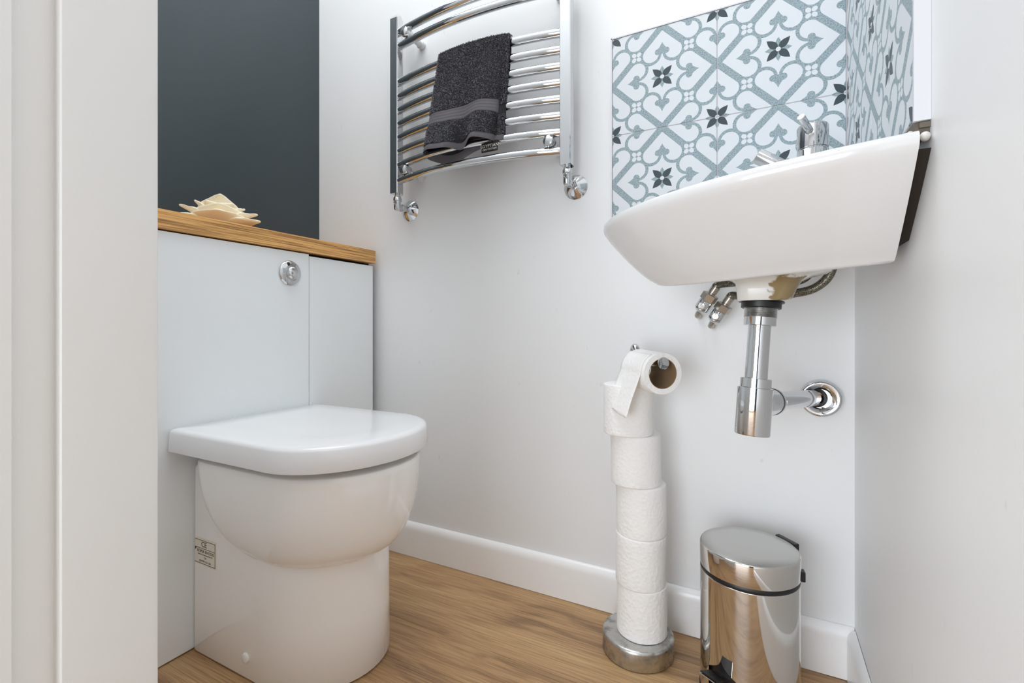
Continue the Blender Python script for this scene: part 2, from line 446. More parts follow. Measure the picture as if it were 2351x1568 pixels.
# ------------------------------------------------------------------ splashback tiles
YT, XT = YB-0.010, XC-0.0138
x1 = 0.1472
me_tile = None
def place_tile(loc, rz, parent):
    global me_tile
    if me_tile is None:
        g = 0.0008
        mb = MB().box((g, 0, g), (TS-g, 0.0085, TS-g))
        o = mb.build('tile', M['tile'], None, smooth=False, bevel=0.0007, seg=1); me_tile = o.data
    else:
        o = bpy.data.objects.new('tile', me_tile); COL.objects.link(o)
        md = o.modifiers.new('bevel', 'BEVEL'); md.width = 0.0007; md.segments = 1
    o.parent = parent; o.location = loc; o.rotation_euler = (0, 0, rz)
Z0 = 1.1667-TS
for i in range(2):
    for j in range(2):
        place_tile((x1-TS*(2-i), YT, Z0+TS*j), 0, wall_back)
        place_tile((XT, YT-TS*i, Z0+TS*j), -pi/2, wall_right)
MB().box((x1-2*TS, YT+0.0015, Z0), (XC, YB, Z0+2*TS)).build('grout', M['grout'], wall_back, smooth=False)
MB().box((XT+0.0015, YT-2*TS, Z0), (XC, YB, Z0+2*TS)).build('grout', M['grout'], wall_right, smooth=False)
# white edging strips
MB().box((x1-2*TS-0.003, YT-0.0012, Z0), (x1-2*TS-0.0002, YB, Z0+2*TS+0.003)).build('tile_edging', M['trim_white'], wall_back, smooth=False)
MB().box((x1-2*TS-0.003, YT-0.0012, Z0+2*TS+0.0004), (XC, YB, Z0+2*TS+0.003)).build('tile_edging', M['trim_white'], wall_back, smooth=False)
ye = YT-2*TS
MB().box((XT-0.0015, ye-0.0055, Z0-0.004), (XC, ye-0.0004, Z0+2*TS+0.003)).build('tile_edging', M['trim_white'], wall_right, smooth=False, bevel=0.0006)
mb = MB(); mb.box((XT+0.001, ye+0.001, Z0-0.016), (XC, ye+0.05, Z0-0.001)); mb.box((XT+0.004, ye-0.003, Z0-0.011), (XC, ye+0.01, Z0-0.005))
mb.build('tile_adhesive', M['adhesive'], wall_right, smooth=False)

# ------------------------------------------------------------------ cistern unit and worktop
ZU = 0.9025
YE = 1.136
unit = thing('cistern_unit', (-1.23, 0.68, 0), 'white flat-fronted cistern unit behind the toilet with chrome flush button', 'cabinet')
MB().box((XD+0.002, YF+0.004, 0.012), (XA-0.0185, YE-0.002, ZU-0.0005)).build('carcass', M['unit_gap'], unit, smooth=False)
MB().box((XA-0.018, YF+0.004, 0.003), (XA, 0.8928, ZU-0.0035)).build('panel', M['unit'], unit, smooth=False, bevel=0.0006)
MB().box((XA-0.0188, 0.8950, 0.003), (XA-0.0008, YE-0.0015, ZU-0.0085)).build('panel', M['unit'], unit, smooth=False, bevel=0.0006)
fb = Vector((XA, 0.833, 0.8415))
bt = MB().lathe(fb, (1, 0, 0), [(0.0315, 0.0), (0.0325, 0.002), (0.0315, 0.004), (0.027, 0.0062), (0.0205, 0.0085), (0.0195, 0.0070)], 48).build('flush_button', M['chrome'], unit)
MB().lathe(fb+Vector((0.006, 0.0025, 0.0)), (1, 0, 0), [(0.0175, 0.0), (0.0175, 0.005), (0.015, 0.009), (0.0095, 0.0118), (0.004, 0.0128), (0.0005, 0.013)], 40).build('push_knob', M['chrome'], bt)
MB().lathe(fb+Vector((0.0165, -0.001, 0.008)), (1, 0.05, 0.35), [(0.0055, 0.0), (0.0055, 0.0008), (0.0045, 0.002), (0.001, 0.0026)], 24).build('small_button', M['chrome'], bt)

wt = MB().box((XD+0.001, YF+0.003, ZU), (-1.0875, 1.138, ZU+0.040)).build('worktop', M['worktop'], None, smooth=False, bevel=0.0012)
tag(wt, 'oak-effect wooden worktop on the white cistern unit', 'worktop')

# ------------------------------------------------------------------ rose ornament on the worktop
rc = Vector((-1.215, 0.722, ZU+0.0405))
rose = thing('rose_ornament', rc, 'cream rose-shaped ornament with open petals on the oak worktop', 'ornament')
def petal(az, r0, z0, L, W, lift, curl, cup, name='petal'):
    """shell petal rooted r0 from the middle, leaning out by lift, tip curled"""
    nu, nv = 9, 8; top = []
    for i in range(nu+1):
        t = i/nu
        for j in range(nv+1):
            s = -1+2*j/nv
            wid = W*(sin(pi*min(1, 0.16+0.70*t))**0.8)*(1.0-0.25*t**5)
            ang = lift-curl*t*t
            out = r0+L*(t*cos(lift)+0.5*curl*t*t*sin(lift)*0.9)
            up = z0+L*(t*sin(lift)-0.5*curl*t*t*cos(lift)*0.9)
            a = s*wid
            out += -cup*(s*s)*0.010*(1+1.6*sin(lift)**2)
            up += cup*(s*s)*0.016*(0.3+t)*cos(lift)**2-L*0.17*t**4*(s*s)*sin(lift)-0.006*t**3*abs(s)**3
            tip = 1-0.14*s*s*t
            x, yv = (r0+(out-r0)*tip), a
            top.append(Vector((x*cos(az)-yv*sin(az), x*sin(az)+yv*cos(az), up)))
    fs = [(i*(nv+1)+j, i*(nv+1)+j+1, (i+1)*(nv+1)+j+1, (i+1)*(nv+1)+j) for i in range(nu) for j in range(nv)]
    mb = MB(); mb.add([rc+v for v in top], fs)
    o = mb.build(name, M['petal'], rose, angle=180)
    md = o.modifiers.new('solid', 'SOLIDIFY'); md.thickness = 0.0058; md.offset = 0.0
    md = o.modifiers.new('sub', 'SUBSURF'); md.levels = 1; md.render_levels = 2
    return o
MB().lathe(rc, (0, 0, 1), [(0.040, 0.0), (0.044, 0.006), (0.042, 0.016), (0.036, 0.045), (0.030, 0.065), (0.018, 0.080), (0.008, 0.086), (0.001, 0.088)], 24).build('core', M['petal'], rose)
for az, r0, z0, L, W, lift, curl, cup in (
        (-33, 0.034, 0.004, 0.062, 0.060, 44, 0.55, 1.0), (30, 0.036, 0.004, 0.066, 0.044, 36, 0.75, 0.7), (-104, 0.036, 0.006, 0.072, 0.036, 32, 0.65, 0.6),
        (100, 0.034, 0.004, 0.062, 0.044, 34, 0.6, 0.8), (160, 0.034, 0.004, 0.064, 0.046, 34, 0.6, 0.8), (-160, 0.036, 0.006, 0.066, 0.040, 34, 0.6, 0.8),
        (58, 0.028, 0.016, 0.066, 0.042, 46, 0.60, 0.8), (-124, 0.030, 0.018, 0.066, 0.034, 48, 0.50, 0.7), (125, 0.028, 0.016, 0.062, 0.042, 48, 0.5, 0.9), (-175, 0.028, 0.018, 0.062, 0.038, 50, 0.5, 0.9),
        (-30, 0.026, 0.016, 0.056, 0.056, 58, 0.55, 1.4), (-142, 0.020, 0.026, 0.062, 0.030, 62, 0.35, 0.8), (82, 0.020, 0.026, 0.058, 0.034, 58, 0.55, 1.0),
        (2, 0.014, 0.026, 0.050, 0.044, 66, 0.8, 1.7), (-66, 0.014, 0.026, 0.050, 0.044, 68, 0.8, 1.7), (150, 0.012, 0.028, 0.048, 0.040, 70, 0.8, 1.7),
        (-28, 0.010, 0.036, 0.056, 0.046, 74, 0.6, 2.0)):
    petal(radians(az), r0, z0, L, W, radians(lift), curl, cup)

# ------------------------------------------------------------------ toilet
CY_T = 0.730
def dshape(xb, xf, hw, nose, n=26, rb=0.012, yc=CY_T, p=2.0):
    """D plan outline: flat back at xb (small rounded corners), straight sides, rounded nose to xf"""
    pts = []
    for i in range(5):
        a = pi/2*i/4; pts.append((xb+rb*(1-cos(a)) if False else xb+rb-rb*cos(a), yc-(hw-rb)-rb*sin(a)))
    x0 = xf-nose
    for i in range(n+1):
        a = -pi/2+pi*i/n; c, s = cos(a), sin(a)
        pts.append((x0+nose*abs(c)**(2/p), yc+hw*(abs(s)**(2/p))*(1 if s > 0 else -1)))
    for i in range(5):
        a = pi/2*(1-i/4); pts.append((xb+rb-rb*cos(a), yc+(hw-rb)+rb*sin(a)))
    return pts
def ring(pts, z, tx=0.0): return [Vector((x, y_, z)) for x, y_ in pts]
toilet = thing('toilet', (-0.90, CY_T, 0), 'white back-to-wall toilet with closed D-shaped lid', 'toilet')
mb = MB()
mb.loft([ring(dshape(XA+0.001, -0.706, 0.1365, 0.165, rb=0.012), 0.002),
         ring(dshape(XA+0.001, -0.702, 0.1385, 0.165, rb=0.012), 0.006),
         ring(dshape(XA+0.001, -0.703, 0.1380, 0.165, rb=0.012), 0.12),
         ring(dshape(XA+0.001, -0.704, 0.1375, 0.165, rb=0.012), 0.25),
         ring(dshape(XA+0.001, -0.712, 0.1375, 0.165, rb=0.012), 0.33),
         ring(dshape(XA+0.001, -0.725, 0.1365, 0.165, rb=0.012), 0.398),
         ring(dshape(XA+0.003, -0.740, 0.1300, 0.16, rb=0.012), 0.406)])
mb.build('pedestal', M['ceramic'], toilet, angle=60)
rings = []
ZB0, ZB1 = 0.240, 0.4265
for i in range(25):
    s = i/24; s = s*s*(1.6-0.6*s) if i < 24 else 1.0
    z = ZB0+(ZB1-ZB0)*s
    b_ = sqrt(max(0.0, 1-(1-s)**2.3))
    hw = 0.126+0.046*b_; xb = -0.885-0.165*sqrt(max(0.0, 1-(1-s)**2.0)); xf = -0.706+0.072*b_
    rings.append(ring(dshape(xb, xf, hw, 0.165, rb=0.05), z))
rings.append(ring(dshape(-1.048, -0.6365, 0.1695, 0.165, rb=0.05), ZB1+0.0018)); rings.append(ring(dshape(-1.044, -0.642, 0.165, 0.163, rb=0.05), ZB1+0.003))
mb = MB(); mb.loft(rings); mb.build('bowl', M['ceramic'], toilet, angle=75)
mb = MB()
mb.loft([ring(dshape(-1.040, -0.664, 0.150, 0.150), 0.4345), ring(dshape(-1.040, -0.660, 0.154, 0.150), 0.437), ring(dshape(-1.040, -0.660, 0.154, 0.150), 0.452)])
mb.build('seat', M['seat'], toilet, angle=50)
mb = MB(); LH = 0.1875
mb.loft([ring(dshape(XA+0.008, -0.6370, LH-0.010, 0.150, rb=0.006), 0.462),
         ring(dshape(XA+0.006, -0.6330, LH-0.006, 0.150, rb=0.006), 0.4432),
         ring(dshape(XA+0.003, -0.6255, LH+0.0015, 0.152, rb=0.007), 0.4432),
         ring(dshape(XA+0.003, -0.6248, LH+0.002, 0.152, rb=0.007), 0.4445),
         ring(dshape(XA+0.0045, -0.6265, LH, 0.151, rb=0.007), 0.481),
         ring(dshape(XA+0.0055, -0.6285, LH-0.0015, 0.150, rb=0.007), 0.4855),
         ring(dshape(XA+0.009, -0.6330, LH-0.0055, 0.149, rb=0.008), 0.4885),
         ring(dshape(XA+0.015, -0.6410, LH-0.013, 0.147, rb=0.010), 0.4900),
         ring(dshape(XA+0.075, -0.700, LH-0.070, 0.10, rb=0.02), 0.4908)])
mb.build('lid', M['seat'], toilet, angle=50)
for sgn in (-1, 1):
    MB().cyl((-1.062, CY_T+sgn*0.075-0.02, 0.4375), (-1.062, CY_T+sgn*0.075+0.02, 0.4375), 0.008, n=16).build('hinge', M['chrome'], toilet)
for x_ in (-0.908,):
    MB().lathe((x_, CY_T-0.1380, 0.044), (0, -1, 0.0), [(0.0105, -0.002), (0.0105, 0.0015), (0.0095, 0.0036), (0.007, 0.0048), (0.001, 0.0052)], 28).build('screw_cap', M['cap'], toilet)
MB().lathe((-0.80, CY_T-0.120, 0.4288), (0, 0, 1), [(0.006, 0), (0.006, 0.0062)], 12).build('seat_buffer', M['cap'], toilet)
# maker's sticker on the pedestal side
ys = CY_T-0.1380
st = MB().box((-1.0830, ys-0.0004, 0.194), (-1.0090, ys+0.0004, 0.250)).build('sticker', M['sticker'], toilet, smooth=False)
st['label'] = 'cream label with a CE mark'
mb = MB()
for a, b in (((-1.0830, 0.2455), (-1.0105, 0.2463)), ((-1.0830, 0.2285), (-1.0105, 0.2292)), ((-1.0830, 0.1965), (-1.0105, 0.1973)), ((-1.0112, 0.1965), (-1.0104, 0.2463))):
    mb.box((a[0], ys-0.0008, a[1]), (b[0], ys-0.0002, b[1]))
mb.add([(-1.083, ys-0.0007, 0.2280), (-1.0765, ys-0.0007, 0.2280), (-1.083, ys-0.0007, 0.2215)], [(0, 1, 2)])
mb.build('border', M['print'], st, smooth=False)
R_S = (pi/2, 0, 0)
text('lettering', 'CE', 0.0165, (-1.0500, ys-0.0006, 0.2374), R_S, M['print'], st)
text('lettering', 'ROPER RHODES', 0.0085, (-1.0440, ys-0.0006, 0.2225), R_S, M['print'], st)
text('lettering', 'Brodkin Rd Trading Estate Bath BA2', 0.0036, (-1.0460, ys-0.0006, 0.2160), R_S, M['print'], st)
text('lettering', '14', 0.0080, (-1.0460, ys-0.0006, 0.2095), R_S, M['print'], st)
text('lettering', 'EN 997-CL1-5A', 0.0062, (-1.0460, ys-0.0006, 0.2020), R_S, M['print'], st)

# ------------------------------------------------------------------ towel radiator
XL, XR = -0.963, -0.424
YU = 1.098
rad = thing('towel_radiator', ((XL+XR)/2, YB, 1.09), 'curved chrome ladder towel radiator on the white wall', 'radiator')
def dprof(xc, yc, w_, d):
    pts = [(-w_/2, -d/2+0.002), (-w_/2+0.002, -d/2), (w_/2-0.002, -d/2), (w_/2, -d/2+0.002), (w_/2, d*0.10)]
    for i in range(1, 8):
        a = i/8*pi; pts.append((w_/2*cos(a), d*0.10+d*0.40*sin(a)))
    pts.append((-w_/2, d*0.10))
    return [(xc+x_, yc+y_) for x_, y_ in pts]
for xc in (XL, XR):
    mb = MB(); pr = dprof(xc, YU, 0.0285, 0.036)
    top = dprof(xc, YU+0.004, 0.016, 0.016)
    mb.loft([[Vector((x_, y_, 1.095)) for x_, y_ in pr], [Vector((x_, y_, 1.611)) for x_, y_ in pr], [Vector((x_, y_, 1.628)) for x_, y_ in top]])
    mb.build('upright', M['chrome'], rad, angle=35)
def bary(x_, z_=1.40):
    t = (x_-XL)/(XR-XL); return YU-0.002-(0.043-0.038*(z_-1.132))*4*t*(1-t)
BZ = [1.132, 1.178, 1.219, 1.260, 1.300, 1.3405, 1.381, 1.423, 1.530, 1.572]
for z in BZ:
    MB().tube([(XL+(XR-XL)*i/24, bary(XL+(XR-XL)*i/24, z), z) for i in range(25)], 0.0108, 18).build('bar', M['chrome'], rad)
# wall brackets: rear post, clamp and round front cap
for xb_, zb_ in ((XL+0.046, 1.155), (XR-0.040, 1.155), (XL+0.046, 1.5555), (XR-0.040, 1.5555)):
    yb_ = bary(xb_, zb_)
    br = MB().lathe((xb_, YB-0.0005, zb_), (0, -1, 0), [(0.0125, 0), (0.0125, 0.012), (0.0095, 0.014), (0.0095, YB-yb_-0.010)], 24).build('bracket', M['nylon'], rad)
    MB().lathe((xb_, yb_+0.012, zb_), (0, -1, 0), [(0.0125, 0), (0.0145, 0.002), (0.0145, 0.010), (0.0130, 0.0145), (0.0145, 0.0165), (0.0145, 0.024), (0.0120, 0.0285), (0.006, 0.0305), (0.001, 0.031)], 28).build('bracket_cap', M['chrome'], br)
# valves
for xc, flip in ((XL, -1), (XR, -1)):
    zv = 1.0585
    va = MB()
    va.lathe((xc, YU, 1.0965), (0, 0, -1), [(0.0075, 0), (0.0075, 0.006), (0.0095, 0.0065), (0.0125, 0.014), (0.0125, 0.021), (0.0105, 0.022), (0.0105, 0.030), (0.0105, 0.044), (0.008, 0.049), (0.001, 0.050)], 6 if False else 24)
    va.cyl((xc, YU, zv), (xc, YU+0.024, zv), 0.0095, n=24)
    va.lathe((xc, YU+0.016, zv), (0, 1, 0), [(0.0115, 0), (0.0115, 0.010)], 6)
    va.cyl((xc, YU+0.02, zv), (xc, YB, zv), 0.0078, n=20)
    vo = va.build('valve', M['chrome'], rad, angle=35)
    MB().lathe((xc, YU-0.009, zv+0.010), (-0.25, -1, 0), [(0.0062, 0), (0.0062, 0.003), (0.0045, 0.0035), (0.0045, 0.002), (0.0005, 0.002)], 20).build('valve_screw', M['chrome_dull'], vo)
    MB().lathe((xc, YB-0.0003, zv), (0, -1, 0), [(0.0315, 0), (0.0315, 0.0012), (0.026, 0.007), (0.0115, 0.0175), (0.0095, 0.0185), (0.008, 0.0185)], 40).build('pipe_collar', M['chrome'], rad)

# ------------------------------------------------------------------ towel over the radiator bar
tw = thing('hand_towel', (-0.675, 1.05, BZ[7]), 'folded charcoal grey towel over the chrome radiator', 'towel')
ZT = BZ[7]+0.0135
def towel_pt(u, s):
    """u 0..1 across, s = distance down the front from the bar top; returns left/right widths"""
    return u
TX0, TX1 = -0.776, -0.566
def tnoise(x_, z_, a): return a*(noise.noise((x_*260, z_*260, 3.1))*0.7+noise.noise((x_*620, z_*620, 9.7))*0.5)
def tri(v): return max(0.0, min(1.0, v))
LFR = 0.262
def front(u, t, layer):
    """front flap, t 0 at the bar top to 1 at the hem; layer 0 outer face, 1 inner face"""
    x_ = TX0+(TX1-TX0)*u-0.036*t-0.014*(1-u)*t
    zb = LFR*t*(1.0+0.020*(1-u))
    z_ = ZT-zb
    yb = bary(x_)
    puff = 0.010+0.036*t**1.8
    # two lobes with a pinch between
    pinch = 0.5+0.5*cos((u-0.60)/0.22*pi) if abs(u-0.60) < 0.22 else 0.0
    lobe = sin(pi*min(1, max(0, u)))**0.35
    if layer == 0: y_ = yb-0.013-puff*lobe*(1-0.80*pinch*t*t)
    else: y_ = yb-0.0125+0.002*t
    return Vector((x_, y_, z_))
NU, NT = 110, 150
for nm, t0, t1, mat in (('terry', 0.0, 0.615, 'terry'), ('band', 0.615, 0.735, 'band'), ('terry', 0.735, 0.945, 'terry'), ('hem', 0.945, 1.0, 'band')):
    n0, n1 = int(NT*t0), int(NT*t1)
    rows_ = []
    for i in range(n0, n1+1):
        t = i/NT; row = []
        for j in range(NU):
            u = j/(NU-1); p_ = front(u, t, 0)
            wob = 0.006*sin(u*9+1)*t-0.009*t**4*math.exp(-((u-0.57)/0.07)**2)
            p_.z += wob
            if nm == 'terry': p_.y -= 0.0018+tnoise(p_.x, p_.z, 0.0016)
            elif nm == 'band': p_.y -= 0.0008+0.0009*abs(sin((t-0.615)/0.12*pi*4))
            else: p_.y -= 0.0012*sin((t-0.945)/0.055*pi)
            row.append(p_)
        for j in range(NU):                      # back around the inner face
            u = 1-j/(NU-1); p_ = front(u, t, 1); p_.z += 0.006*sin(u*9+1)*t-(0.036-0.014*u)*t**5*max(0, sin(pi*u))**0.5
            row.append(p_)
        rows_.append(row)
    mb = MB(); mb.loft(rows_, cap0=(t0 == 0.0), cap1=False)
    o = mb.build(nm, M[mat], tw, angle=80)
    if nm != 'hem': pass
# over the bar and back flap
rows_ = []
for i in range(60):
    t = i/59; row = []
    for j in range(60):
        u = j/59; x_ = TX0+(TX1-TX0-0.010)*u+0.004; yb = bary(x_)
        a = t*0.225
        if a < 0.036:
            th = a/0.036*pi; y_ = yb-0.0125*cos(th); z_ = BZ[7]+0.0135*sin(th)
        else: y_ = yb+0.0135+0.004*sin(a*30); z_ = BZ[7]-(a-0.036)*1.17
        row.append(Vector((x_-0.020*t, y_, z_)))
    rows_.append(row)
mb = MB(); mb.loft(rows_, False, False, closed=False)
o = mb.build('back_flap', M['terry'], tw, angle=80)
md = o.modifiers.new('solid', 'SOLIDIFY'); md.thickness = 0.006; md.offset = 1
# second fold of the towel, in front of the bars and behind the front flap
for nm, t0, t1, mat in (('under_fold', 0.0, 0.95, 'terry'), ('hem', 0.95, 1.0, 'band')):
    rows_ = []
    for i in range(13):
        t = t0+(t1-t0)*i/12; row = []
        for j in range(12):
            u = j/11; x_ = TX0+0.05+(TX1-TX0-0.05)*u+0.004-0.016*t
            row.append(Vector((x_, bary(x_)-0.0118-0.003*u*t-(0.0016 if nm == 'hem' else 0), ZT-0.264*t)))
        rows_.append(row)
    mb = MB(); mb.loft(rows_, False, False, closed=False)
    o = mb.build(nm, M[mat], tw, angle=80)
    md = o.modifiers.new('solid', 'SOLIDIFY'); md.thickness = 0.005; md.offset = 0
# terry loops standing proud of the cloth
mb = MB(); rnd = random.Random(3)
def tuft(p_, d, L):
    d = d.normalized(); a = d.orthogonal().normalized(); b_ = d.cross(a); w_ = 0.0012
    mb.add([p_+a*w_, p_-a*w_*.5+b_*w_*.9, p_-a*w_*.5-b_*w_*.9, p_+d*L], [(0, 1, 3), (1, 2, 3), (2, 0, 3)])
for k in range(21000):
    u = rnd.random(); t = rnd.random()
    if 0.61 < t < 0.74 or t > 0.94: continue
    p_ = front(u, t, 0); p_.z += 0.006*sin(u*9+1)*t; p_.y -= 0.001
    if t < 0.03: d = Vector((rnd.uniform(-.5, .5), rnd.uniform(-1, .3), rnd.uniform(0.2, 1)))
    else: d = Vector((rnd.uniform(-.9, .9), -1, rnd.uniform(-1.0, .3)))
    if u < 0.03: d.x -= 1.2
    if u > 0.97: d.x += 1.2
    tuft(p_, d, rnd.uniform(0.0025, 0.0048))
for k in range(2200):
    u = rnd.random(); x_ = TX0+(TX1-TX0)*u+0.002; th = rnd.uniform(0.2, pi)
    tuft(Vector((x_, bary(x_)-0.0125*cos(th), BZ[7]+0.0175*sin(th))), Vector((rnd.uniform(-.6, .6), -cos(th)+rnd.uniform(-.4, .4), sin(th)+.2)), rnd.uniform(0.002, 0.0042))
for k in range(3600):
    a = rnd.random()
    if 0.66 < a < 0.76 or a > 0.95: continue
    tuft(Vector((TX1+0.004-0.016*a-0.001, bary(TX1)-rnd.uniform(0.011, 0.019), ZT-0.262*a)), Vector((1, rnd.uniform(-.8, .4), rnd.uniform(-.8, .4))), rnd.uniform(0.0018, 0.0036))
for k in range(3600):
    a = rnd.random(); u = rnd.uniform(0.84, 1.0)
    if 0.66 < a < 0.76 or a > 0.95: continue
    tuft(Vector((TX0+(TX1-TX0)*u+0.004-0.016*a, bary(TX1)-0.019, ZT-0.262*a)), Vector((rnd.uniform(-.6, .9), -1, rnd.uniform(-1, .3))), rnd.uniform(0.0018, 0.0036))
o = mb.build('pile', M['pile'], tw, smooth=False); o['kind'] = 'stuff'
# woven tag with lettering
tg = MB().box((-0.640, 1.0480, 1.147), (-0.592, 1.0488, 1.174)).build('care_tag', M['tag'], tw, smooth=False)
tg['label'] = 'black woven tag with white lettering'
text('lettering', 'EGYPTIAN', 0.0115, (-0.6160, 1.0476, 1.1620), (pi/2, 0, 0), M['white_print'], tg)
text('lettering', '100% COTTON', 0.0062, (-0.6160, 1.0476, 1.1535), (pi/2, 0, 0), M['white_print'], tg)

# ------------------------------------------------------------------ wash basin
YW, XW = 0.889, 0.1475
basin = thing('wash_basin', (XW, YW, 0.77), 'white wall-hung ceramic wash basin with curved front', 'basin')
def half_ell(xb, xf, hw, z, n=40, yc=YW, slope=0.0, rb=0.008):
    pts = []
    for i in range(n+1):
        a = -pi/2+pi*i/n
        pts.append(Vector((xb-(xb-xf)*cos(a)**1.0, yc+hw*sin(a), z)))
    return pts
SL = 0.062
def tiltz(pts): return [Vector((p_.x, p_.y, p_.z+SL*(p_.x-XW))) for p_ in pts]
prof = []
HB, HR = 0.132, 0.239
FB, FR = -0.170, -0.262
z0, z1 = 0.785, 0.911
for i in range(15):
    s = i/14
    k = s**0.92*(1+0.10*s*(1-s))
    prof.append((XW, FB+(FR-FB)*(s**0.80), HB+(HR-HB)*k, z0+(z1-0.016-z0)*s))
rim = [(XW, FR-0.0015, HR+0.001, z1-0.010), (XW, FR-0.001, HR+0.0005, z1-0.005), (XW, FR+0.002, HR-0.002, z1-0.0015), (XW, FR+0.007, HR-0.006, z1),
       (XW-0.003, FR+0.014, HR-0.012, z1-0.001), (XW-0.09, FR+0.020, HR-0.022, z1-0.006), (XW-0.095, FR+0.03, HR-0.04, z1-0.03), (XW-0.10, FR+0.07, HR-0.09, z1-0.075), (XW-0.115, FR+0.14, HR-0.16, z1-0.098)]
first = [(XW-0.006, FB+0.008, HB-0.006, z0-0.0035), (XW-0.001, FB+0.002, HB-0.0015, z0-0.002)]
def lifted(q):
    f_ = max(0.0, min(1.0, (z1-0.03-q[3])/(z1-0.03-z0)))
    pts_ = tiltz(half_ell(*q)); y0_ = YW-HB
    for v_ in pts_: v_.z += 0.85*f_*max(0.0, v_.y-y0_)**2
    return pts_
mb = MB(); mb.loft([lifted(q) for q in first+prof+rim])
mb.build('bowl', M['ceramic2'], basin, angle=60)
# waste boss with overflow channel
bc = Vector((-0.004, 0.872, 0.742))
def rrect(x0, x1_, y0, y1, z, r, tz=0.0):
    pts = []
    for cx_, cy_, a0 in ((x1_-r, y1-r, 0), (x0+r, y1-r, pi/2), (x0+r, y0+r, pi), (x1_-r, y0+r, 1.5*pi)):
        for i in range(7):
            a = a0+pi/2*i/6; x_ = cx_+r*cos(a); pts.append(Vector((x_, cy_+r*sin(a), z+tz*max(0, x_-0.035))))
    return pts
boss = thing('tmp', (0, 0, 0), '', '')
bpy.data.objects.remove(boss)
mb = MB()
mb.loft([rrect(-0.036, 0.038, 0.838, 0.906, 0.7425, 0.020), rrect(-0.037, 0.041, 0.837, 0.907, 0.7455, 0.020),
         rrect(-0.038, 0.047, 0.836, 0.908, 0.760, 0.022), rrect(-0.040, 0.054, 0.833, 0.911, 0.772, 0.024), rrect(-0.048, 0.066, 0.822, 0.92, 0.7785, 0.026), rrect(-0.066, 0.092, 0.805, 0.945, 0.786, 0.03), rrect(-0.066, 0.092, 0.805, 0.945, 0.80, 0.03)])
bo = mb.build('waste_boss', M['boss'], basin, angle=60)
bo['label'] = 'waste outlet with a bare brown patch in the glaze'
# move the boss mesh origin to the boss so that its stain stays local
off = bc-Vector(basin.location); bo.data.transform(Matrix.Translation(-off)); bo.location = off
bp = [(YW-(h_-0.030+0.012*(z_-z0)/(z1-z0)), z_) for _, _, h_, z_ in prof[1:]]; bp = bp[2:]+[(YW-0.06, bp[-1][1]), (YW-0.06, bp[2][1])]
pk = MB().prism(bp, 'x', XW-0.001, XC-0.0003).build('gap_shade_strip', new_mat('gap_shade_brown', lin(46, 38, 30), 0.9)[0], basin, smooth=False)  # shade painted in: dark strip added to the open gap behind the basin
pk['label'] = 'dark brown strip added for the shaded gap between basin and wall'
# sealant blobs at the back corner of the basin
sb = MB(); sb.lathe((XW+0.006, 0.657, 0.906), (0.25, 1, 0.1), [(0.001, 0), (0.0035, 0.002), (0.0048, 0.007), (0.004, 0.020), (0.002, 0.024)], 14)
sb.lathe((XW-0.004, 0.662, 0.911), (-0.1, 1, 0), [(0.001, 0), (0.004, 0.004), (0.0035, 0.05), (0.001, 0.06)], 10)
sb.build('sealant', M['silicone'], basin, angle=60)

# ------------------------------------------------------------------ tap
tc_ = Vector((0.071, 0.905, 0.8975))
tap = thing('basin_tap', tc_, 'chrome mixer tap standing on the back of the white basin', 'tap')
MB().lathe(tc_, (0, 0, 1), [(0.0235, 0.0), (0.0235, 0.004), (0.0220, 0.006), (0.0220, 0.0855), (0.0212, 0.0865)], 40).build('body', M['chrome'], tap)
MB().lathe(tc_+Vector((0, 0, 0.0875)), (0, 0, 1), [(0.0205, -0.001), (0.0205, 0.001), (0.0220, 0.0015), (0.0222, 0.036), (0.0205, 0.039), (0.016, 0.0405), (0.002, 0.041)], 40).build('head', M['chrome'], tap)
hp = tc_+Vector((-0.006, -0.020, 0.113))
dv = Vector((-0.45, -0.8, 0.55)).normalized()
lv = MB().cyl(hp-dv*0.002, hp+dv*0.030, 0.0058, n=24, bev=0.0008).build('lever', M['chrome'], tap)
MB().cyl(hp+dv*0.0297, hp+dv*0.0306, 0.0054, n=24).build('end_cap', M['cap'], lv)
sp0 = tc_+Vector((-0.016, -0.004, 0.045)); sp1 = tc_+Vector((-0.080, -0.018, 0.087))
sd = (sp1-sp0).normalized()
s_ = MB(); s_.lathe(sp0, sd, [(0.0125, 0), (0.0125, (sp1-sp0).length-0.001), (0.0118, (sp1-sp0).length), (0.0105, (sp1-sp0).length-0.0005), (0.0105, (sp1-sp0).length-0.012)], 32)
so = s_.build('spout', M['chrome'], tap)
MB().cyl(sp1-sd*0.013, sp1-sd*0.0115, 0.0103, n=24).build('outlet', M['dark_hole'], so)

# ------------------------------------------------------------------ bottle trap
def P3(u, v, t):
    a = (u-1175.5)/1094.7
    return Vector((-0.4655*t+0.88505*a*t, 0.88505*t+0.4655*a*t, 0.70+(751.2-v)/1094.7*t))
T0, T1 = P3(1748, 692, 0.776), P3(1726.5, 998, 0.768)
trap = thing('bottle_trap', T0, 'chrome bottle trap with wall outlet pipe below the basin', 'trap')
tax = (T1-T0); TL = tax.length
def seg(name, mat, prof, n=40, parent=trap, angle=35):
    return MB().lathe(T0, tax, [(r_, h*TL) for r_, h in prof], n).build(name, M[mat], parent, angle=angle)
seg('back_nut', 'black', [(0.0335, 0.000), (0.0335, 0.010), (0.0295, 0.012), (0.0295, 0.052), (0.028, 0.056)], 40)
thr = [(0.0245, 0.050)]
for i in range(9): thr += [(0.0248, 0.056+i*0.0075), (0.0236, 0.0598+i*0.0075)]
thr += [(0.0248, 0.124)]
seg('waste_tail', 'chrome_dull', thr)
